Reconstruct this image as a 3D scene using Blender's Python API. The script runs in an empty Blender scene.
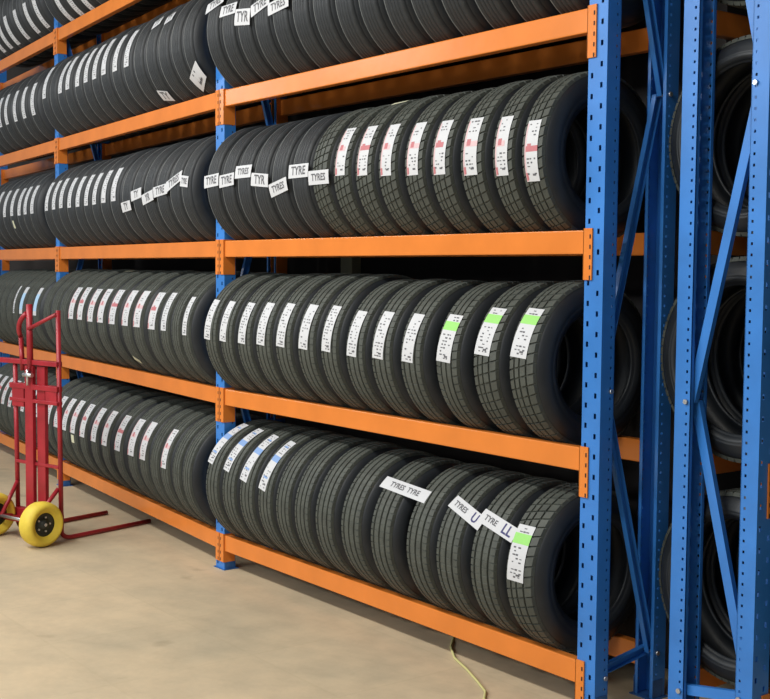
import bpy, bmesh, math, random
from mathutils import Vector, Matrix
random.seed(7)
S = bpy.context.scene
COL = S.collection
PI = math.pi

# ------------------------------------------------------------------ camera
F_PX = 1221.4; PITCH = 0.06421; ROLL = 0.00851; YAW = -0.92178
CAM = Vector((2.93218, -3.08072, 1.53483))
fw = Vector((math.sin(YAW)*math.cos(PITCH), math.cos(YAW)*math.cos(PITCH), -math.sin(PITCH)))
rt = Vector((math.cos(YAW), -math.sin(YAW), 0)); up = rt.cross(fw)
r2 = rt*math.cos(ROLL) + up*math.sin(ROLL); u2 = -rt*math.sin(ROLL) + up*math.cos(ROLL)
cd = bpy.data.cameras.new('camera'); cam = bpy.data.objects.new('camera', cd); COL.objects.link(cam)
cd.sensor_width = 36; cd.lens = F_PX/770*36; cd.clip_start = .05; cd.clip_end = 100
cam.matrix_world = Matrix(((r2.x, u2.x, -fw.x, CAM.x), (r2.y, u2.y, -fw.y, CAM.y), (r2.z, u2.z, -fw.z, CAM.z), (0, 0, 0, 1)))
S.camera = cam
# ------------------------------------------------------------------ world, lights, exposure
w = bpy.data.worlds.new('world'); S.world = w; w.use_nodes = True
bg = w.node_tree.nodes['Background']; bg.inputs[0].default_value = (.80, .90, 1, 1); bg.inputs[1].default_value = .26
def area(name, loc, target, sx, sy, power, col):
    l = bpy.data.lights.new(name, 'AREA'); l.shape = 'RECTANGLE'; l.size = sx; l.size_y = sy; l.energy = power; l.color = col
    o = bpy.data.objects.new(name, l); COL.objects.link(o); o.location = loc
    o.rotation_euler = (Vector(target)-Vector(loc)).to_track_quat('-Z', 'Y').to_euler(); return o
area('ceiling_lamp_near', (.2, -3.2, 4.3), (.2, -2.6, 0), 2.4, .35, 130, (1, .97, .90))
area('ceiling_lamp_middle', (-3.0, -3.0, 4.3), (-3.0, -2.4, 0), 2.4, .35, 130, (1, .97, .92))
area('ceiling_lamp_far', (-6.2, -3.0, 4.3), (-6.2, -2.4, 0), 2.4, .35, 90, (.92, .97, 1))
area('aisle_lamp', (-7.9, -5, 3.95), (-3, 0, 2.0), 1.3, .2, 26, (1, .98, .94))
area('aisle_lamp_far', (-11.2, -5, 3.9), (-4, 0, 2.0), 1.3, .2, 26, (1, .98, .94))
area('high_daylight_fill', (-1.5, -7.5, 3.9), (-1.2, 0, .9), 9, 1.0, 330, (.90, .96, 1))  # added daylight fill, raised so the rear beams fall in shade; no known window
S.view_settings.view_transform = 'Standard'; S.view_settings.look = 'None'
S.view_settings.exposure = -0.15; S.view_settings.gamma = 1; S.view_settings.use_curve_mapping = False

# ------------------------------------------------------------------ materials
def mat(name, col, rough=.5, metal=0, var=0, scale=8, bump=0, bscale=60, spec=.5, col2=None):
    m = bpy.data.materials.new(name); m.use_nodes = True; nt = m.node_tree; b = nt.nodes['Principled BSDF']
    b.inputs['Roughness'].default_value = rough; b.inputs['Metallic'].default_value = metal
    b.inputs['Specular IOR Level'].default_value = spec
    b.inputs['Base Color'].default_value = (*col, 1)
    tc = nt.nodes.new('ShaderNodeTexCoord')
    if var or col2:
        n = nt.nodes.new('ShaderNodeTexNoise'); n.inputs['Scale'].default_value = scale; n.inputs['Detail'].default_value = 5
        nt.links.new(tc.outputs['Object'], n.inputs['Vector'])
        r = nt.nodes.new('ShaderNodeValToRGB'); c2 = col2 or tuple(c*(1-var) for c in col)
        r.color_ramp.elements[0].position = .35; r.color_ramp.elements[1].position = .65
        r.color_ramp.elements[0].color = (*c2, 1); r.color_ramp.elements[1].color = (*col, 1)
        nt.links.new(n.outputs['Fac'], r.inputs[0]); nt.links.new(r.outputs[0], b.inputs['Base Color'])
    if bump:
        n2 = nt.nodes.new('ShaderNodeTexNoise'); n2.inputs['Scale'].default_value = bscale
        nt.links.new(tc.outputs['Object'], n2.inputs['Vector'])
        bp = nt.nodes.new('ShaderNodeBump'); bp.inputs['Strength'].default_value = bump; bp.inputs['Distance'].default_value = .01
        nt.links.new(n2.outputs['Fac'], bp.inputs['Height']); nt.links.new(bp.outputs[0], b.inputs['Normal'])
    return m
M = dict(
    blue=mat('blue_paint', (.040, .22, .66), .33, var=.18, scale=5),
    orange=mat('orange_paint', (.76, .225, .038), .23, var=.12, scale=4, bump=.05, bscale=14, spec=.34),
    steel=mat('zinc_bolt', (.6, .62, .65), .35, .9),
    base=mat('blue_foot_paint', (.03, .13, .38), .5, var=.4, scale=20),
    slot=mat('dark_slot', (.02, .012, .01), .8),
    rubber=mat('black_rubber', (.018, .022, .027), .5, var=.25, scale=12),
    tread=mat('tread_rubber', (.072, .080, .068), .62, var=.3, scale=16),
    tread_d=mat('tread_rubber_dark', (.023, .027, .031), .56, var=.25, scale=16),
    seam=mat('moulding_seam', (.17, .18, .18), .6),
    paper=mat('white_label_paper', (.60, .61, .635), .6),
    red=mat('label_red', (.50, .16, .18), .6), ink=mat('label_ink', (.10, .10, .11), .6),
    pink=mat('label_pink', (.66, .46, .48), .6),
    green=mat('label_green', (.30, .68, .16), .6), lblue=mat('label_blue', (.22, .36, .66), .6),
    navy=mat('label_navy', (.03, .03, .14), .6), sky=mat('label_sky', (.40, .60, .82), .6),
    cream=mat('cream_tag', (.66, .66, .48), .7),
    redp=mat('red_truck_paint', (.38, .018, .03), .38, var=.25, scale=9),
    yellow=mat('yellow_wheel_rubber', (.80, .60, .06), .6, var=.12, scale=20),
    hub=mat('dark_hub', (.03, .035, .03), .45, .2),
    card=mat('cardboard', (.50, .36, .22), .8, var=.15), boxp=mat('pale_box_card', (.55, .52, .34), .8, var=.15),
    cord=mat('yellow_strap', (.55, .52, .22), .6),
    wall=mat('dark_wall_paint', (.045, .038, .036), .9, var=.3, scale=2),
    ceil=mat('ceiling_paint', (.35, .35, .35), .9, var=.1, scale=2),
)
def floor_mat():
    m = bpy.data.materials.new('worn_concrete_floor'); m.use_nodes = True; nt = m.node_tree; b = nt.nodes['Principled BSDF']
    N = nt.nodes.new; L = nt.links.new
    tc = N('ShaderNodeTexCoord')
    n1 = N('ShaderNodeTexNoise'); n1.inputs['Scale'].default_value = .9; n1.inputs['Detail'].default_value = 6; n1.inputs['Roughness'].default_value = .6
    r1 = N('ShaderNodeValToRGB'); r1.color_ramp.elements[0].position = .36; r1.color_ramp.elements[1].position = .62
    r1.color_ramp.elements[0].color = (.50, .42, .29, 1); r1.color_ramp.elements[1].color = (.66, .52, .34, 1)
    n2 = N('ShaderNodeTexNoise'); n2.inputs['Scale'].default_value = 7; n2.inputs['Detail'].default_value = 8; n2.inputs['Roughness'].default_value = .7
    r2_ = N('ShaderNodeValToRGB'); r2_.color_ramp.elements[0].position = .3; r2_.color_ramp.elements[1].position = .6
    r2_.color_ramp.elements[0].color = (.86, .86, .86, 1); r2_.color_ramp.elements[1].color = (1, 1, 1, 1)
    mx = N('ShaderNodeMix'); mx.data_type = 'RGBA'; mx.blend_type = 'MULTIPLY'; mx.inputs[0].default_value = 1
    L(tc.outputs['Object'], n1.inputs['Vector']); L(tc.outputs['Object'], n2.inputs['Vector'])
    L(n1.outputs['Fac'], r1.inputs[0]); L(n2.outputs['Fac'], r2_.inputs[0])
    L(r1.outputs[0], mx.inputs[6]); L(r2_.outputs[0], mx.inputs[7])
    # sparse dark spots and a faint joint pattern
    v = N('ShaderNodeTexNoise'); v.inputs['Scale'].default_value = 3.1; v.inputs['Detail'].default_value = 3
    rv = N('ShaderNodeValToRGB'); rv.color_ramp.elements[0].position = .26; rv.color_ramp.elements[1].position = .34
    rv.color_ramp.elements[0].color = (.72, .72, .70, 1); rv.color_ramp.elements[1].color = (1, 1, 1, 1)
    L(tc.outputs['Object'], v.inputs['Vector']); L(v.outputs['Fac'], rv.inputs[0])
    mx2 = N('ShaderNodeMix'); mx2.data_type = 'RGBA'; mx2.blend_type = 'MULTIPLY'; mx2.inputs[0].default_value = 1
    L(mx.outputs[2], mx2.inputs[6]); L(rv.outputs[0], mx2.inputs[7])
    br = N('ShaderNodeTexBrick'); br.inputs['Scale'].default_value = 1; br.inputs['Mortar Size'].default_value = .006
    br.inputs['Brick Width'].default_value = .6; br.inputs['Row Height'].default_value = .6; br.offset = 0
    br.inputs['Color1'].default_value = (1, 1, 1, 1); br.inputs['Color2'].default_value = (.97, .97, .97, 1); br.inputs['Mortar'].default_value = (.95, .95, .94, 1)
    L(tc.outputs['Object'], br.inputs['Vector'])
    mx3 = N('ShaderNodeMix'); mx3.data_type = 'RGBA'; mx3.blend_type = 'MULTIPLY'; mx3.inputs[0].default_value = 1
    L(mx2.outputs[2], mx3.inputs[6]); L(br.outputs[0], mx3.inputs[7]); L(mx3.outputs[2], b.inputs['Base Color'])
    b.inputs['Roughness'].default_value = .55; b.inputs['Specular IOR Level'].default_value = .35
    return m
M['floor'] = floor_mat()

# ------------------------------------------------------------------ helpers
def box(bm, x0, x1, y0, y1, z0, z1, mi=0):
    v = [bm.verts.new((x, y, z)) for x in (x0, x1) for y in (y0, y1) for z in (z0, z1)]
    for q in ((0, 1, 3, 2), (4, 6, 7, 5), (0, 4, 5, 1), (2, 3, 7, 6), (0, 2, 6, 4), (1, 5, 7, 3)):
        bm.faces.new([v[i] for i in q]).material_index = mi
def tube(bm, pts, r, n=10, mi=0, cap=True):
    pts = [Vector(p) for p in pts]; rings = []
    prev = None
    for i, p in enumerate(pts):
        d = (pts[min(i+1, len(pts)-1)]-pts[max(i-1, 0)]).normalized()
        a = prev - d*prev.dot(d) if prev else d.orthogonal()
        a.normalize(); prev = a; b = d.cross(a)
        rings.append([bm.verts.new(p+(a*math.cos(2*PI*k/n)+b*math.sin(2*PI*k/n))*r) for k in range(n)])
    for A, B in zip(rings, rings[1:]):
        for k in range(n):
            f = bm.faces.new((A[k], A[(k+1) % n], B[(k+1) % n], B[k])); f.smooth = True; f.material_index = mi
    if cap:
        bm.faces.new(rings[0][::-1]).material_index = mi; bm.faces.new(rings[-1]).material_index = mi
def lathe(bm, prof, n, mi=0, closed=True, x0=Vector((0, 0, 0))):
    """profile (x, r) spun about the X axis"""
    R = [[bm.verts.new(x0+Vector((x, -r*math.cos(2*PI*k/n), r*math.sin(2*PI*k/n)))) for (x, r) in prof] for k in range(n)]
    m = len(prof)
    for k in range(n):
        A, B = R[k], R[(k+1) % n]
        for j in range(m if closed else m-1):
            f = bm.faces.new((A[j], A[(j+1) % m], B[(j+1) % m], B[j])); f.smooth = True; f.material_index = mi
def mesh(name, bm, mats, smooth=None):
    bmesh.ops.recalc_face_normals(bm, faces=bm.faces)
    me = bpy.data.meshes.new(name); bm.to_mesh(me); bm.free()
    for m in mats: me.materials.append(M[m])
    return me
def link(name, me, parent=None, loc=None, rot=None):
    o = bpy.data.objects.new(name, me); COL.objects.link(o)
    if parent: o.parent = parent
    if loc is not None: o.location = loc
    if rot is not None: o.rotation_euler = rot
    return o
def tag(o, label, cat, group=None, kind=None):
    if label: o['label'] = label
    if cat: o['category'] = cat
    if group: o['group'] = group
    if kind: o['kind'] = kind
    return o
def bevel(o, wd=.002, seg=2):
    m = o.modifiers.new('bevel', 'BEVEL'); m.width = wd; m.segments = seg; m.limit_method = 'ANGLE'

# ------------------------------------------------------------------ geometry of the place
H1 = .18; DH = .75; L1 = 2.516; L2 = 2.771; K = -.09674; D = .302
PW = .085; PD = .065
def lev(k): return H1+DH*(k-1)
ex = Vector((math.cos(K), math.sin(K), 0)); ey = Vector((-math.sin(K), math.cos(K), 0)); PB = Vector((-L1, 0, 0))
def bay2(x, y, z): return PB+ex*x+ey*y+Vector((0, 0, z))

# ------------------------------------------------------------------ structure
def slab(name, x0, x1, y0, y1, z0, z1, m, loc=(0, 0, 0), rz=0, label=None):
    bm = bmesh.new(); box(bm, x0, x1, y0, y1, z0, z1)
    o = link(name, mesh(name, bm, [m]), None, loc, (0, 0, rz)); tag(o, label, None, None, 'structure'); return o
slab('floor', -12, 7, -11, 4, -.1, 0, 'floor', label='worn beige concrete floor with faint joints')
slab('ceiling', -12, 7, -7, 4, 4.5, 4.6, 'ceil', label='ceiling above the racks')
slab('wall_back', -L1-.03, .02, .62, .72, 0, 4.5, 'wall', label='dark wall close behind the tyre rack')
slab('wall_left', -8.2, .0, .62, .72, 0, 4.5, 'wall', tuple(PB), K, label='dark wall behind the far sections of the rack')
slab('wall_side', .02, .09, .62, 3.5, 0, 4.5, 'wall', label='dark wall beside the corner rack')
slab('wall_right', .09, 4.5, 3.4, 3.5, 0, 4.5, 'wall', label='dark wall at the far end of the corner rack')

# ------------------------------------------------------------------ upright frames
def upright_bm(height):
    bm = bmesh.new(); t = .003; P = .07
    def strip(cb, a0, a1, p, off, hh):     # column with holes
        z = 0; k = 0
        while True:
            zc = off+k*p; k += 1
            if zc+hh/2 > height-.02: break
            cb(a0, a1, z, zc-hh/2); z = zc+hh/2
        cb(a0, a1, z, height)
    web = lambda a, b, z0, z1: box(bm, a, b, 0, t, z0, z1)
    cs = [0, .012, .023, .055, .066, PW]
    web(cs[0], cs[1], 0, height); web(cs[2], cs[3], 0, height); web(cs[4], cs[5], 0, height)
    strip(web, cs[1], cs[2], P, .03, .018); strip(web, cs[3], cs[4], P, .065, .018)
    for fx in (0, PW-t):
        fl = lambda a, b, z0, z1: box(bm, fx, fx+t, a, b, z0, z1)
        fl(t, .044, 0, height); fl(.052, PD, 0, height); strip(fl, .044, .052, P/2, .02, .009)
    box(bm, 0, .014, PD-t, PD, 0, height); box(bm, PW-.014, PW, PD-t, PD, 0, height)
    return bm
HT = 3.75
UP_ME = mesh('upright', upright_bm(HT), ['blue'])
def channel(bm, a, b, wd=.034, dp=.02, t=.003):
    """folded channel from a to b lying in the local YZ plane (x = width of the section)"""
    a = Vector(a); b = Vector(b); d = (b-a); ln = d.length; d.normalize(); n = Vector((0, -d.z, d.y)); X = Vector((1, 0, 0))
    def bx(u0, u1, v0, v1):
        vs = [a+d*s+n*u+X*v for s in (0, ln) for u in (u0, u1) for v in (v0, v1)]
        vs = [bm.verts.new(q) for q in vs]
        for q in ((0, 1, 3, 2), (4, 6, 7, 5), (0, 4, 5, 1), (2, 3, 7, 6), (0, 2, 6, 4), (1, 5, 7, 3)): bm.faces.new([vs[i] for i in q])
    bx(-wd/2, wd/2, -dp/2, -dp/2+t); bx(-wd/2, -wd/2+t, -dp/2+t, dp/2); bx(wd/2-t, wd/2, -dp/2+t, dp/2)
def frame(loc, rz, depth, nodes, label, cx=None, group=None):
    """local x: along the rack, y: into the rack"""
    e = link('upright_frame', None, None, loc, (0, 0, rz)); tag(e, label, 'rack frame', group)
    link('upright', UP_ME, e)
    link('upright', UP_ME, e, (PW, depth+PD, 0), (0, 0, PI))
    cx = PW/2 if cx is None else cx
    for s in (0, 1):
        bm = bmesh.new(); y = -.008 if s == 0 else depth-.014
        box(bm, -.012, PW+.012, y, y+PD+.022, 0, .004); box(bm, -.003, -.0005, y+.012, y+PD, .004, .07); box(bm, PW+.0005, PW+.003, y+.012, y+PD, .004, .07)
        link('base_plate', mesh('base_plate', bm, ['base']), e)
    yf = .048; yr = depth+PD-.048
    P = [(yf if f else yr, z) for f, z in nodes]
    for i in range(len(P)-1):
        bm = bmesh.new(); (ya, za), (yb, zb) = P[i], P[i+1]
        channel(bm, (cx+(.011 if i % 2 else -.011), ya, za), (cx+(.011 if i % 2 else -.011), yb, zb))
        link('brace', mesh('brace', bm, ['blue']), e)
    for y, z in P:
        bm = bmesh.new(); tube(bm, [(-.006, y, z), (PW+.006, y, z)], .0045, 8)
        for x in (-.009, PW+.001): tube(bm, [(x, y, z), (x+.008, y, z)], .009, 6)
        link('bolt', mesh('bolt', bm, ['steel']), e)
    return e
nodesA = [(1, .13), (0, .17), (1, 1.13), (0, 2.16), (1, 3.18)]
nodesR = [(0, .13), (1, .17), (0, 1.11), (1, 2.13), (0, 3.15)]
FA = frame((0, 0, 0), 0, D, nodesA, 'blue slotted end frame of the long rack, orange beams bolted to its left', group='blue rack frames')
frame((-L1-PW/2, 0, 0), 0, D, nodesA, 'blue frame between tyres, second from the near end of the long rack', group='blue rack frames')
frame(bay2(-L2-PW/2, 0, 0), K, D, nodesA, 'far blue frame behind the red hand truck', group='blue rack frames')
D2 = .272; XF = .544+PD
frame((XF, .16, 0), PI/2, D2, nodesR, 'bright blue frame of the corner rack at the right edge', group='blue rack frames')
frame((XF, 2.62, 0), PI/2, D2, nodesR, 'rear blue frame at the dark end of the corner rack', group='blue rack frames')

# ------------------------------------------------------------------ beams
BH = .082
def beam(x0, x1, front, k, place, rz, label, dpt, two=True):
    """x0<x1 inner faces of the posts, local frame; front beam or rear beam"""
    e = link('shelf_beam', None, None, place((x0+x1)/2, 0, lev(k)), (0, 0, rz)); tag(e, label, 'shelf beam', 'orange shelf beams')
    h = (x1-x0)/2; full = dpt+PD; zl = -.14 if k == 1 else -.170
    if k == 4 and not front: e.location.z -= .02
    bm = bmesh.new(); ya, yb = (0, .040) if front else (full-.040, full)
    box(bm, -h+.004, h-.004, ya, yb, -BH, 0)
    o = link('beam_bar', mesh('beam_bar', bm, ['orange']), e); bevel(o, .004, 2)
    for s in (-1, 1):
        bm = bmesh.new(); wd = .0375
        y0, y1 = (-.006, -.001) if front else (full+.001, full+.006)
        xa, xb = sorted((s*(h-.003), s*(h+wd)))
        box(bm, xa, xb, y0, y1, zl, .006)
        xa, xb = sorted((s*(h-.0035), s*(h-.0005)))
        ya2, yb2 = (-.006, .060) if front else (full-.060, full+.006)
        box(bm, xa, xb, ya2, yb2, zl, .006)
        for z in (-.02, -.055, -.09, -.125, -.16)[:4 if k == 1 else 5]:
            ys = (-.0068, -.0058) if front else (full+.0058, full+.0068)
            xc = s*(h+.029); box(bm, xc-.003, xc+.003, *ys, z-.009, z+.005, 1)
        link('end_connector', mesh('end_connector', bm, ['orange', 'slot']), e)
shelf = {1: 'bottom shelf', 2: 'second shelf up', 3: 'third shelf up', 4: 'fourth shelf up', 5: 'top shelf'}
near = lambda x, y, z: Vector((x, y, z))
for k in range(1, 6):
    for fr in (True, False):
        side = 'front' if fr else 'rear'
        beam(-L1+PW/2, 0, fr, k, near, 0, f'orange {side} beam of the {shelf[k]}, near section of the long rack', D)
        beam(-L2+PW/2, -PW/2, fr, k, bay2, K, f'orange {side} beam of the {shelf[k]}, middle section of the long rack', D)
        beam(-2*L2+PW/2, -L2-PW/2, fr, k, bay2, K, f'orange {side} beam of the {shelf[k]}, far left section past the hand truck', D)
frame(bay2(-2*L2-PW/2, 0, 0), K, D, nodesA, 'blue frame at the far left end of the long rack', group='blue rack frames')
corner = lambda x, y, z: Vector((XF-y, .16+x, z))
for k in range(1, 6):
    for fr in (True, False):
        side = 'right-hand' if fr else 'left-hand'
        beam(PW, 2.46, fr, k, corner, PI/2, f'orange {side} beam of the {shelf[k]} in the corner rack', D2)
# ------------------------------------------------------------------ tyres
R0 = .305
def tyre_bm(W=.168, low=False):
    hw = W/2
    half = [(0, R0-.0105), (hw*.5, R0-.011), (hw*.68, R0-.0135), (hw*.80, R0-.022), (hw*.91, R0-.038), (hw*.98, R0-.054), (hw, R0-.066),
            (hw*.99, R0-.069), (hw*.99, R0-.076), (hw, R0-.079), (hw*.97, R0-.088), (hw*.90, R0-.098), (hw*.86, R0-.101), (hw*.82, R0-.104), (hw*.80, .195), (hw*.74, .191)]
    if low: half = [(x, r if r > .25 else .262-(.262-r)*.62) for x, r in half if not (.19 < r < .195 and x < hw*.78)]+[(hw*.74, .218)]
    if low: inn = [(hw*.66, .220), (hw*.66, .228), (hw*.82, .240), (hw*.84, .255), (hw*.74, .278), (hw*.4, .288), (0, .289)]
    else: inn = [(hw*.66, .193), (hw*.66, .205), (hw*.82, .225), (hw*.84, .25), (hw*.74, .278), (hw*.4, .288), (0, .289)]
    seq = half+inn
    prof = seq + [(-x, r) for x, r in seq[::-1][1:-1]]
    bm = bmesh.new(); lathe(bm, prof, 80); return bm
def tread_bm(style, W=.168):
    hw = W/2*.68; crown = lambda x: R0-.5*(x/hw)**2*.006
    bm = bmesh.new()
    grooves = {'rib': [-.66, -.05, .52], 'block': [-.60, -.15, .42], 'plain': [-.55, -.18, .18, .55], 'truck': [-.5, 0, .5]}[style]
    gw = {'rib': .085, 'block': .07, 'plain': .03, 'truck': .07}[style]; gd = {'plain': .003}.get(style, .0075)
    xs = [(-1.08, 'e'), (-1, 't')]
    for g in grooves: xs += [(g-gw, 't'), (g-gw*.7, 'g'), (g+gw*.7, 'g'), (g+gw, 't')]
    xs += [(1, 't'), (1.08, 'e')]
    P = {'rib': 70, 'block': 52, 'plain': 40, 'truck': 60}[style]
    ph = [0, .10, .14, .96]
    nx = len(xs); rows = []
    for i in range(P):
        for q, f in enumerate(ph):
            lat = q < 2; row = []
            for j, (x, t) in enumerate(xs):
                ax = abs(x)
                if style == 'block': on = (ax > .45) or True; slant = .35*x*1.2
                elif style == 'rib': on = ax > .62; slant = .0
                elif style == 'truck': on = ax > .5; slant = .25*ax
                else: on = False; slant = 0
                r = crown(x*hw)
                if t == 'g': r -= gd
                if t == 'e': r -= .012
                elif lat and on and t != 'g': r -= {'block': .006, 'rib': .005, 'truck': .005}.get(style, 0)
                elif lat and style == 'rib' and t != 'g': r -= .0015
                a = 2*PI*(i+f+slant)/P
                row.append(bm.verts.new((x*hw, -r*math.cos(a), r*math.sin(a))))
            rows.append(row)
    n = len(rows)
    for i in range(n):
        A, B = rows[i], rows[(i+1) % n]
        for j in range(nx-1):
            f = bm.faces.new((A[j], A[j+1], B[j+1], B[j]))
            if style == 'plain': f.smooth = True
    if style == 'plain':   # raised light moulding seam beside the shoulder
        pr = [(-hw*1.01, R0-.008), (-hw*.995, R0-.0018), (-hw*.93, R0-.0012), (-hw*.92, R0-.006)]
        lathe(bm, pr, 80, 1)
    return bm
TYRE = mesh('tyre', tyre_bm(), ['rubber']); TYRE_LOW = mesh('tyre', tyre_bm(low=True), ['rubber'])
TREAD = {s: mesh('tread_'+s, tread_bm(s), ['tread_d' if s == 'plain' else 'tread', 'seam']) for s in ('rib', 'block', 'plain', 'truck')}

def text_tris(txt):
    c = bpy.data.curves.new('t', 'FONT'); c.body = txt; c.size = 1; c.offset = .022; c.resolution_u = 2; c.align_x = 'CENTER'; c.align_y = 'CENTER'
    o = bpy.data.objects.new('t', c); COL.objects.link(o)
    dg = bpy.context.evaluated_depsgraph_get(); dg.update()
    me = o.evaluated_get(dg).to_mesh()
    vs = [v.co.copy() for v in me.vertices]; fs = [list(p.vertices) for p in me.polygons]
    o.evaluated_get(dg).to_mesh_clear(); bpy.data.objects.remove(o); bpy.data.curves.remove(c)
    return vs, fs
_tx = {}
def put(bm, pts, ax, ang, phi, off, mi, drop=True):
    """flat pattern points (a along axle, b along the arc, metres) laid on the tyre"""
    out = []
    for a, b in pts:
        x = ax+a*math.cos(phi)-b*math.sin(phi); s = a*math.sin(phi)+b*math.cos(phi)
        th = ang+s/R0; r = R0+off
        dx = abs(x)-.062
        if dx > 0 and drop: r -= min(.02, dx*dx*14)
        out.append(bm.verts.new((x, -r*math.cos(th), r*math.sin(th))))
    return out
def patch(bm, a0, a1, b0, b1, ax, ang, phi, off, mi, na=2, nb=2, drop=True):
    g = [[None]*(nb+1) for _ in range(na+1)]
    for i in range(na+1):
        vs = put(bm, [(a0+(a1-a0)*i/na, b0+(b1-b0)*j/nb) for j in range(nb+1)], ax, ang, phi, off, mi, drop)
        g[i] = vs
    for i in range(na):
        for j in range(nb):
            f = bm.faces.new((g[i][j], g[i+1][j], g[i+1][j+1], g[i][j+1])); f.material_index = mi; f.smooth = True
def sticker(kind, ang, ax=-.002, length=.205, width=.076, phi=0, seed=0):
    """long self-adhesive label wrapped on the tread; ang in degrees above the front"""
    rnd = random.Random(seed*7+hash(kind) % 97 if False else seed*7+len(kind)); bm = bmesh.new(); an = math.radians(ang); ph = math.radians(phi)
    l, w = length/2, width/2
    patch(bm, -w, w, -l, l, ax, an, ph, .0008, 0, 3, 14); o2 = .0014
    mats = ['paper', 'red', 'ink', 'pink', 'green', 'lblue', 'navy']
    def dash(a, b, wa, hb, mi): patch(bm, a-wa/2, a+wa/2, b-hb/2, b+hb/2, ax, an, ph, o2, mi, 1, 1)
    if kind in ('rw', 'rs'):
        patch(bm, -w, -w+.008, -l, l*.9, ax, an, ph, .0011, 3, 1, 10)
        patch(bm, -w+.006, w*.5 if seed % 2 else w, -.004, .016, ax, an, ph, .0011, 3 if seed % 3 else 1, 2, 2)
        dash(-.012, .012, .022, .024, 1); dash(-w+.008, -l+.018, .012, .026, 1)
    if kind == 'g': patch(bm, -w, w, l*.30, l*.68, ax, an, ph, .0011, 4, 3, 3)
    if kind == 'b':
        patch(bm, -w, w, l*.05, l*.28, ax, an, ph, .0011, 5, 3, 2); dash(0, -l*.55, w*1.2, .01, 5); dash(0, l*.7, w*1.2, .01, 5)
    hi = {'rw': [(.5, .9), (-.75, -.15)], 'rs': [(.4, .9), (-.8, -.15)], 'g': [(.74, .92), (-.85, .18)], 'b': [(.4, .9), (-.9, -.1)]}.get(kind, [(-.88, .88)])
    for lo, up_ in hi:
        b = lo*l
        while b < up_*l:
            for a in (-.018, 0, .018):
                if rnd.random() < .55: dash(a+rnd.uniform(-.004, .004), b, rnd.uniform(.006, .014), rnd.uniform(.003, .006), 2)
            b += .013
    dash(.012, -l*.78, .018, .007, 2)
    return mesh('label_'+kind, bm, mats)
def strip_label(txt, ang, ax=0, phi=0, length=.15, height=.056, big=None):
    bm = bmesh.new(); an = math.radians(ang); ph = math.radians(phi)
    patch(bm, -length/2, length/2, -height/2, height/2, ax, an, ph, .0035, 0, 10, 4, False)
    def wr(t, a0, size, mi):
        if t not in _tx: _tx[t] = text_tris(t)
        vs, fs = _tx[t]
        vv = put(bm, [(a0+v.x*size, v.y*size) for v in vs], ax, an, ph, .0045, mi, False)
        for f in fs:
            try: bm.faces.new([vv[i] for i in f]).material_index = mi
            except ValueError: pass
    if big: wr(txt, -length*.2, height*.55, 1); wr(big, length*.27, height*.95, 2)
    else: wr(txt, 0, min(height*.95, length/len(txt)*1.25), 1)
    return mesh('strip', bm, ['paper', 'ink', 'navy'])
def tag_mesh(ang, ax=0, phi=0, length=.09, height=.03, m='cream'):
    bm = bmesh.new(); patch(bm, -length/2, length/2, -height/2, height/2, ax, math.radians(ang), math.radians(phi), .001, 0, 4, 2)
    return mesh('paper_tag', bm, [m])

ORD = ['rightmost', 'second', 'third', 'fourth', 'fifth', 'sixth', 'seventh', 'eighth', 'ninth', 'tenth', 'eleventh', 'twelfth', 'thirteenth', 'fourteenth', 'fifteenth', 'sixteenth']
DESC = {'rw': 'red and white label', 'rs': 'red-printed white label', 'g': 'green-banded white label', 'b': 'blue and white label', 'w': 'long white label', 's': 'lettered white paper strip', None: 'bare tread', 't': 'small paper tag', 'sky': 'pale blue label'}
SECT = {1: 'near section', 2: 'middle section', 3: 'far left section'}
proto = {}
for s in TREAD:
    t = link('tyre', TYRE); td = link('tread', TREAD[s], t); proto[s] = (t, td, [False])
cnt = 0
def place_tyre(bay, k, i, x, width, style, items, yc=.1835, g=.1435):
    """items: list of (code, name, mesh) parts stuck on the tyre"""
    global cnt
    P, T, used = proto[style]
    if not used[0]: o, td = P, T; used[0] = True
    else:
        o = P.copy(); COL.objects.link(o); td = T.copy(); td.parent = o; COL.objects.link(td)
    rr = random.Random(cnt*13+5); cnt += 1
    sc = rr.uniform(.992, 1.008) if bay < 4 else {1: 1.08, 2: 1.13, 3: 1.08, 4: 1.03}[k]
    if k < 3 and (bay in (2, 3) or (bay == 1 and x < -1.3)): sc += .035 if bay > 1 else .022
    rz = math.radians(rr.uniform(-.5, .5))
    zc = lev(k)+math.sqrt((R0*sc)**2-g*g)+.001
    f, rz0 = (near, 0) if bay == 1 else (bay2, K)
    if bay == 4: f, rz0 = corner, PI/2
    if bay == 4: o.data = TYRE_LOW
    o.location = f(x, yc, zc); o.rotation_euler = (0, 0, rz0+rz); o.scale = (width/.168, sc, sc)
    for code, nm, me in items:
        c = link(nm, me, o)
        if code in DESC: c['label'] = DESC[code]
    first = items[0][0] if items else None
    if bay < 4:
        pos = 'rightmost' if i == 0 else ORD[i]+' from right'
        if first is None: head = 'black tyre with bare tread'
        else: head = 'black tyre with '+DESC[first]
        o['label'] = f'{head}, {pos} on {shelf[k]}, {SECT[bay]}'
        o['group'] = f'tyres on the {shelf[k]} of the long rack'
    else:
        o['label'] = f'black tyre seen side-on, {"front" if i == 0 else ORD[i]} one on {shelf[k]} of corner rack'
        o['group'] = f'tyres on the {shelf[k]} of the corner rack'
    o['category'] = 'tyre'
    return o
ST = {}
def stk(kind, ang, **kw):
    key = (kind, round(ang), tuple(sorted(kw.items())))
    if key not in ST: ST[key] = sticker(kind, ang, **kw)
    return (kind, 'label_sticker', ST[key])
def sl(txt, ang, **kw): return ('s', 'paper_strip', strip_label(txt, ang, **kw))
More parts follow.
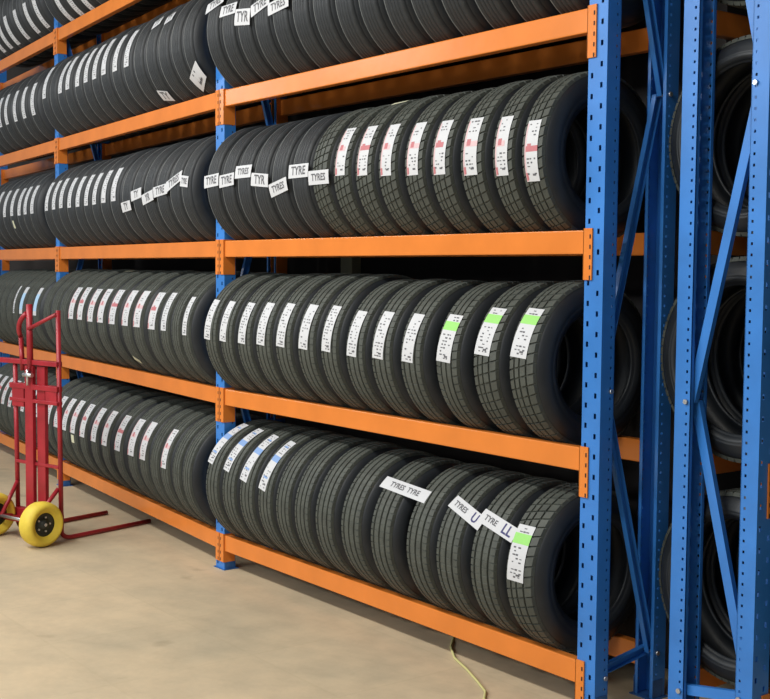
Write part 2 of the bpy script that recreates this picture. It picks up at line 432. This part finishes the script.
def tg(ang, **kw): return ('t', 'paper_tag', tag_mesh(ang, **kw))

rows = []   # (bay, level, width, [(x, style, items)])
# near section -------------------------------------------------
xs = [-.18, -.375, -.575, -.76, -1.0, -1.205, -1.40, -1.575, -1.73, -1.885, -2.05, -2.22, -2.385]
it = {0: [stk('g', 17, ax=-.012)], 1: [sl('TYRE', 32, phi=-14, big='LL', length=.20, ax=.035)], 2: [sl('TYRES', 36, phi=-18, big='U', length=.21, ax=.05)],
      4: [sl('TYRES  TYRE', 42, phi=-5, length=.29, ax=.065)]}
for j, i in enumerate((9, 10, 11, 12)): it[i] = [stk('b', (35, 38, 43, 46)[j], length=.27, width=.07, seed=j, phi=-9, ax=(-.005, -.015, -.025, -.03)[j])]
rows.append((1, 1, .182, [(x, 'block' if i == 0 else 'rib', it.get(i, [])) for i, x in enumerate(xs)]))
xs = [-.18, -.375, -.59, -.81, -1.005, -1.19, -1.36, -1.54, -1.725, -1.90, -2.075, -2.24, -2.39]
it = {}
for i in range(13):
    it[i] = [stk('g' if i < 3 else 'w', 24 if i < 2 else (17 if i == 2 else 15), length=.19 if i < 3 else .2, width=.08 if i < 3 else .068, seed=i % 4, phi=-4, ax=-.025 if i > 10 else -.008)]
rows.append((1, 2, .172, [(x, 'block' if i < 2 else ('truck' if i < 3 else 'rib'), it[i]) for i, x in enumerate(xs)]))
xs = [-.148, -.295, -.465, -.64, -.80, -.97, -1.13, -1.29, -1.45, -1.61, -1.775, -1.935, -2.09, -2.24, -2.385]
it = {}
for i, a in enumerate((1, 6, 8, 11, 12, 13, 15, 17)): it[i] = [stk('rw', a, length=.215, width=.074, seed=i)]
it[6] = it[6]+[tg(68, phi=12)]
for i, (t, a, p) in enumerate((('TYRES', -3, 0), ('TYRE', 4, 0), ('TYRES', -8, 10), ('TYR', 0, -5), ('TYRES', 9, 0), ('TYRE', 3, 3), ('TYRE', 3, 3))):
    it[8+i] = [sl(t, a, phi=p, length=.168, height=.06)]
rows.append((1, 3, .162, [(x, 'block' if i < 9 else 'plain', it.get(i, [])) for i, x in enumerate(xs)]))
xs = [-.11, -.285, -.455, -.63, -.80, -.965, -1.13, -1.29, -1.45, -1.61, -1.775, -1.935, -2.09, -2.24, -2.385]
it = {10: [sl('TYRES', 3, phi=5, length=.19)], 11: [sl('TYRE', 8, phi=12, length=.18)], 12: [sl('TYR', 2, phi=-6, length=.16, height=.075)], 13: [sl('TYRE', 14, phi=0, length=.18)], 14: [sl('TYRE', 24, phi=12, length=.19)]}
rows.append((1, 4, .160, [(x, 'plain', it.get(i, [])) for i, x in enumerate(xs)]))
rows.append((1, 5, .160, [(-.11-.165*i, 'plain', []) for i in range(14)]))  # unseen tyres, added to block light from above
# middle section -----------------------------------------------
xs = [-.148, -.285, -.45, -.605, -.76, -.96, -1.19, -1.42, -1.63, -1.85, -2.04, -2.23, -2.42, -2.61]
it = {i: [stk('rs', 21, length=.215, width=.10 if i > 3 else .08, seed=i)] for i in (2, 4, 5, 6, 7, 8, 9, 10, 11, 12, 13)}
it[10] = it[10]+[tg(-6, length=.06, height=.05)]
rows.append((2, 1, .160, [(x, 'rib', it.get(i, [])) for i, x in enumerate(xs)]))
xs = [-.148, -.29, -.445, -.625, -.85, -1.04, -1.27, -1.48, -1.675, -1.87, -2.055, -2.25, -2.44, -2.625]
it = {0: [stk('w', 16, length=.2, width=.07)]}
for i in (2, 3, 4, 5, 6, 7, 8, 9, 10): it[i] = [stk('w' if i == 2 else 'rs', 19, length=.21, width=.10 if i > 2 else .08, seed=i)]
it[5] = it[5]+[tg(-40, length=.08, phi=-20)]; it[8] = it[8]+[tg(80, phi=10, length=.12)]
rows.append((2, 2, .172, [(x, 'rib', it.get(i, [])) for i, x in enumerate(xs)]))
xs = [-.162, -.32, -.51, -.69, -.87, -1.05, -1.25, -1.43, -1.61, -1.77, -1.94, -2.11, -2.28, -2.45, -2.62]
it = {0: [sl('TYRE', 6, phi=-5, length=.13, ax=-.012)], 1: [sl('TYRES', 8, phi=14, length=.22)], 2: [sl('TYRE', 1, phi=4, length=.20)], 3: [sl('YR', -5, phi=8, length=.17)],
      4: [sl('TY', 0, phi=6, length=.16)], 5: [sl('TY', -11, phi=4, length=.15)]}
for i in range(6, 15): it[i] = [stk('w', 15, length=.205, width=.075, seed=i)]
rows.append((2, 3, .172, [(x, 'plain', it.get(i, [])) for i, x in enumerate(xs)]))
xs = [-.148, -.30, -.48, -.66, -.85, -1.03, -1.22, -1.41, -1.59, -1.75, -1.93, -2.12, -2.29, -2.46, -2.64]
it = {0: [sl('LL', -38, phi=20, length=.22, height=.10)], 3: [sl('TY', -46, phi=-10, length=.13, height=.07)], 2: [sl('TY', 32, phi=10, length=.10)]}
it[3] = it[3]+[sl('TY', 33, phi=10, length=.11)]
for i in (5, 6, 7, 8, 9, 10, 11, 12, 14): it[i] = [stk('w', 18, length=.23, width=.08, seed=i)]
rows.append((2, 4, .160, [(x, 'plain', it.get(i, [])) for i, x in enumerate(xs)]))
xs = [-.148, -.29, -.455, -.62, -.785, -.95, -1.115, -1.28, -1.46, -1.64, -1.82, -2.03, -2.24, -2.45, -2.63]
it = {i: [stk('w', -38, length=.23, width=.08, seed=i)] for i in (11, 12, 13)}
rows.append((2, 5, .160, [(x, 'plain', it.get(i, [])) for i, x in enumerate(xs)]))
# far left section ---------------------------------------------
base = [-2.90, -3.08, -3.26, -3.44, -3.62, -3.80, -3.98, -4.16, -4.34]
rows.append((3, 1, .165, [(x, 'rib', [stk('rs', 24, length=.21, width=.09, seed=i)]) for i, x in enumerate(base)]))
SKY = {}
def sky(a):
    bm = bmesh.new(); patch(bm, -.04, .04, -.10, .10, 0, math.radians(a), 0, .0008, 0, 3, 12)
    patch(bm, -.038, .038, -.07, .05, 0, math.radians(a), 0, .0013, 1, 2, 6)
    return ('sky', 'label_sticker', mesh('label_sky', bm, ['paper', 'sky']))
rows.append((3, 2, .165, [(x, 'rib', [sky(17)] if i in (0, 2) else ([stk('w', 17, width=.04)] if i == 3 else [])) for i, x in enumerate(base)]))
x3 = [-2.98, -3.15, -3.32, -3.51, -3.72, -3.92, -4.1, -4.28]
rows.append((3, 3, .160, [(x, 'plain', [stk('w', 14, length=.21, width=.08, seed=i)]+([tg(-18, length=.04, height=.06)] if i == 3 else [])) for i, x in enumerate(x3)]))
x4 = [-2.95, -3.18, -3.41, -3.65, -3.85, -4.05, -4.25]
rows.append((3, 4, .165, [(x, 'plain', [stk('w', 4, length=.23, width=.08, seed=i)]) for i, x in enumerate(x4)]))
x5 = [-2.90, -3.13, -3.40, -3.67, -3.87, -4.07, -4.27]
rows.append((3, 5, .165, [(x, 'plain', [stk('w', -29, length=.23, width=.08, seed=i)]) for i, x in enumerate(x5)]))
for bay, k, wd, lst in rows:
    for i, (x, st, items) in enumerate(lst):
        gaps = [abs(x-lst[j][0]) for j in (i-1, i+1) if 0 <= j < len(lst)]
        place_tyre(bay, k, i, x, min([wd]+[gp-.006 for gp in gaps]+([.132] if bay == 2 and i == 0 else [])), st, items)
# corner rack: tyres seen from the side through its end frame
for k in (1, 2, 3, 4):
    x = PW+.105
    for i in range(5):
        place_tyre(4, k, i, x, .19, 'rib', [], yc=(D2+PD)/2, g=(D2+PD)/2-.04); x += .2

# ------------------------------------------------------------------ small things
bm = bmesh.new(); box(bm, -.05, .05, 0, .06, -.055, .055)
o = link('junction_box', mesh('junction_box', bm, ['boxp']), None, (-2.2, .557, 1.56)); bevel(o, .004)
tag(o, 'small pale yellow box on the dark wall, seen under the third shelf beam', 'box')
bm = bmesh.new()
pts = [(-.93, .30, .006), (-.90, .20, .006), (-.80, .10, .006), (-.68, .02, .006), (-.55, -.03, .006), (-.42, -.09, .006), (-.32, -.14, .006), (-.26, -.20, .006), (-.12, -.24, .006), (.05, -.30, .006)]
tube(bm, pts, .005, 8)
o = link('strap', mesh('strap', bm, ['cord']), None); tag(o, 'thin yellowish strap lying on the floor under the bottom beam', 'strap')

# ------------------------------------------------------------------ hand truck
T = link('hand_truck', None, None, (-3.73, -.615, 0), (0, 0, math.radians(15)))
tag(T, 'red steel hand truck with yellow wheels, standing in front of the far tyres', 'hand truck')
def part(name, fn, mats, parent=T, bev=0):
    bm = bmesh.new(); fn(bm); o = link(name, mesh(name, bm, mats), parent)
    if bev: bevel(o, bev)
    return o
def arc(p0, p1, p2, n=6):
    p0, p1, p2 = map(Vector, (p0, p1, p2)); return [p0*(1-t)**2+p1*2*t*(1-t)+p2*t*t for t in [i/n for i in range(n+1)]]
for s in (-1, 1):
    part('rail', lambda b: tube(b, [(s*.20, .15, .05), (s*.20, .14, 1.30 if s > 0 else 1.0)], .0135), ['redp'])
    wh = part('wheel', lambda b: lathe(b, [(s*.22-.034, .078), (s*.22-.056, .092), (s*.22-.053, .108), (s*.22-.036, .120), (s*.22-.01, .1245), (s*.22+.01, .1245), (s*.22+.036, .120), (s*.22+.053, .108), (s*.22+.056, .092), (s*.22+.034, .078), (s*.22+.034, .066), (s*.22-.034, .066)], 40, 0, True, Vector((0, 0, .125))), ['yellow'])
    def hubf(b):
        lathe(b, [(s*.22-.028, .0), (s*.22-.030, .067), (s*.22-.02, .069), (s*.22+.02, .069), (s*.22+.030, .067), (s*.22+.018, .050), (s*.22+.018, .028), (s*.22+.040, .024), (s*.22+.040, 0)], 28, 0, False, Vector((0, 0, .125)))
        for q in range(5):
            a = 2*PI*q/5; tube(b, [(s*.22+.017, .04*math.cos(a), .125+.04*math.sin(a)), (s*.22+.026, .04*math.cos(a), .125+.04*math.sin(a))], .006, 6, 1)
    part('hub', hubf, ['hub', 'steel'], wh)
    part('wheel_bracket', lambda b: (tube(b, [(s*.15, 0, .125), (s*.19, .14, .30)], .012), tube(b, [(s*.15, 0, .125), (s*.19, .15, .10)], .012)), ['redp'])
    part('toe_prong', lambda b: tube(b, arc((s*.20, .15, .06), (s*.20, .155, .016), (s*.20, .22, .014), 5)+[(s*.20, .80, .014)], .013), ['redp'])
    part('centre_bar', lambda b: box(b, s*.045-.036, s*.045+.036, .125+.008*s, .150+.008*s, .10, .98), ['redp'], T, .003)
part('axle', lambda b: tube(b, [(-.262, 0, .125), (.262, 0, .125)], .009), ['steel'])
part('toe_plate', lambda b: (box(b, -.2, .2, .12, .17, .09, .15), box(b, -.16, .16, .02, .13, .10, .112)), ['redp'], T, .003)
for z, h in ((1.0, .028), (.86, .03), (.78, .02), (.42, .018)):
    part('crossbar', lambda b: box(b, -.23 if z < 1 else -.34, .21, .118, .158, z-h/2, z+h/2) if z != .42 else box(b, -.2, .2, .13, .15, z-h/2, z+h/2), ['redp'], T, .003)
part('handle', lambda b: tube(b, [(-.115, .13, .95), (-.115, .12, 1.14)]+arc((-.115, .12, 1.14), (-.115, .08, 1.22), (-.045, .11, 1.28), 6), .014), ['redp'])
part('handle', lambda b: tube(b, [(-.03, .12, .95), (-.035, .12, 1.33)], .018), ['redp'])
part('brace_bar', lambda b: tube(b, [(.20, .13, 1.28), (-.03, .11, 1.19)], .011), ['redp'])
part('hinge_pin', lambda b: (tube(b, [(-.06, .095, .93), (.02, .095, .93)], .012), tube(b, [(-.03, .10, .87), (-.03, .10, .96)], .008)), ['steel'])
part('side_plate', lambda b: box(b, -.21, -.10, .122, .14, .74, .86), ['redp'], T, .003)
part('side_plate', lambda b: box(b, .10, .2, .122, .14, .78, .86), ['redp'], T, .003)
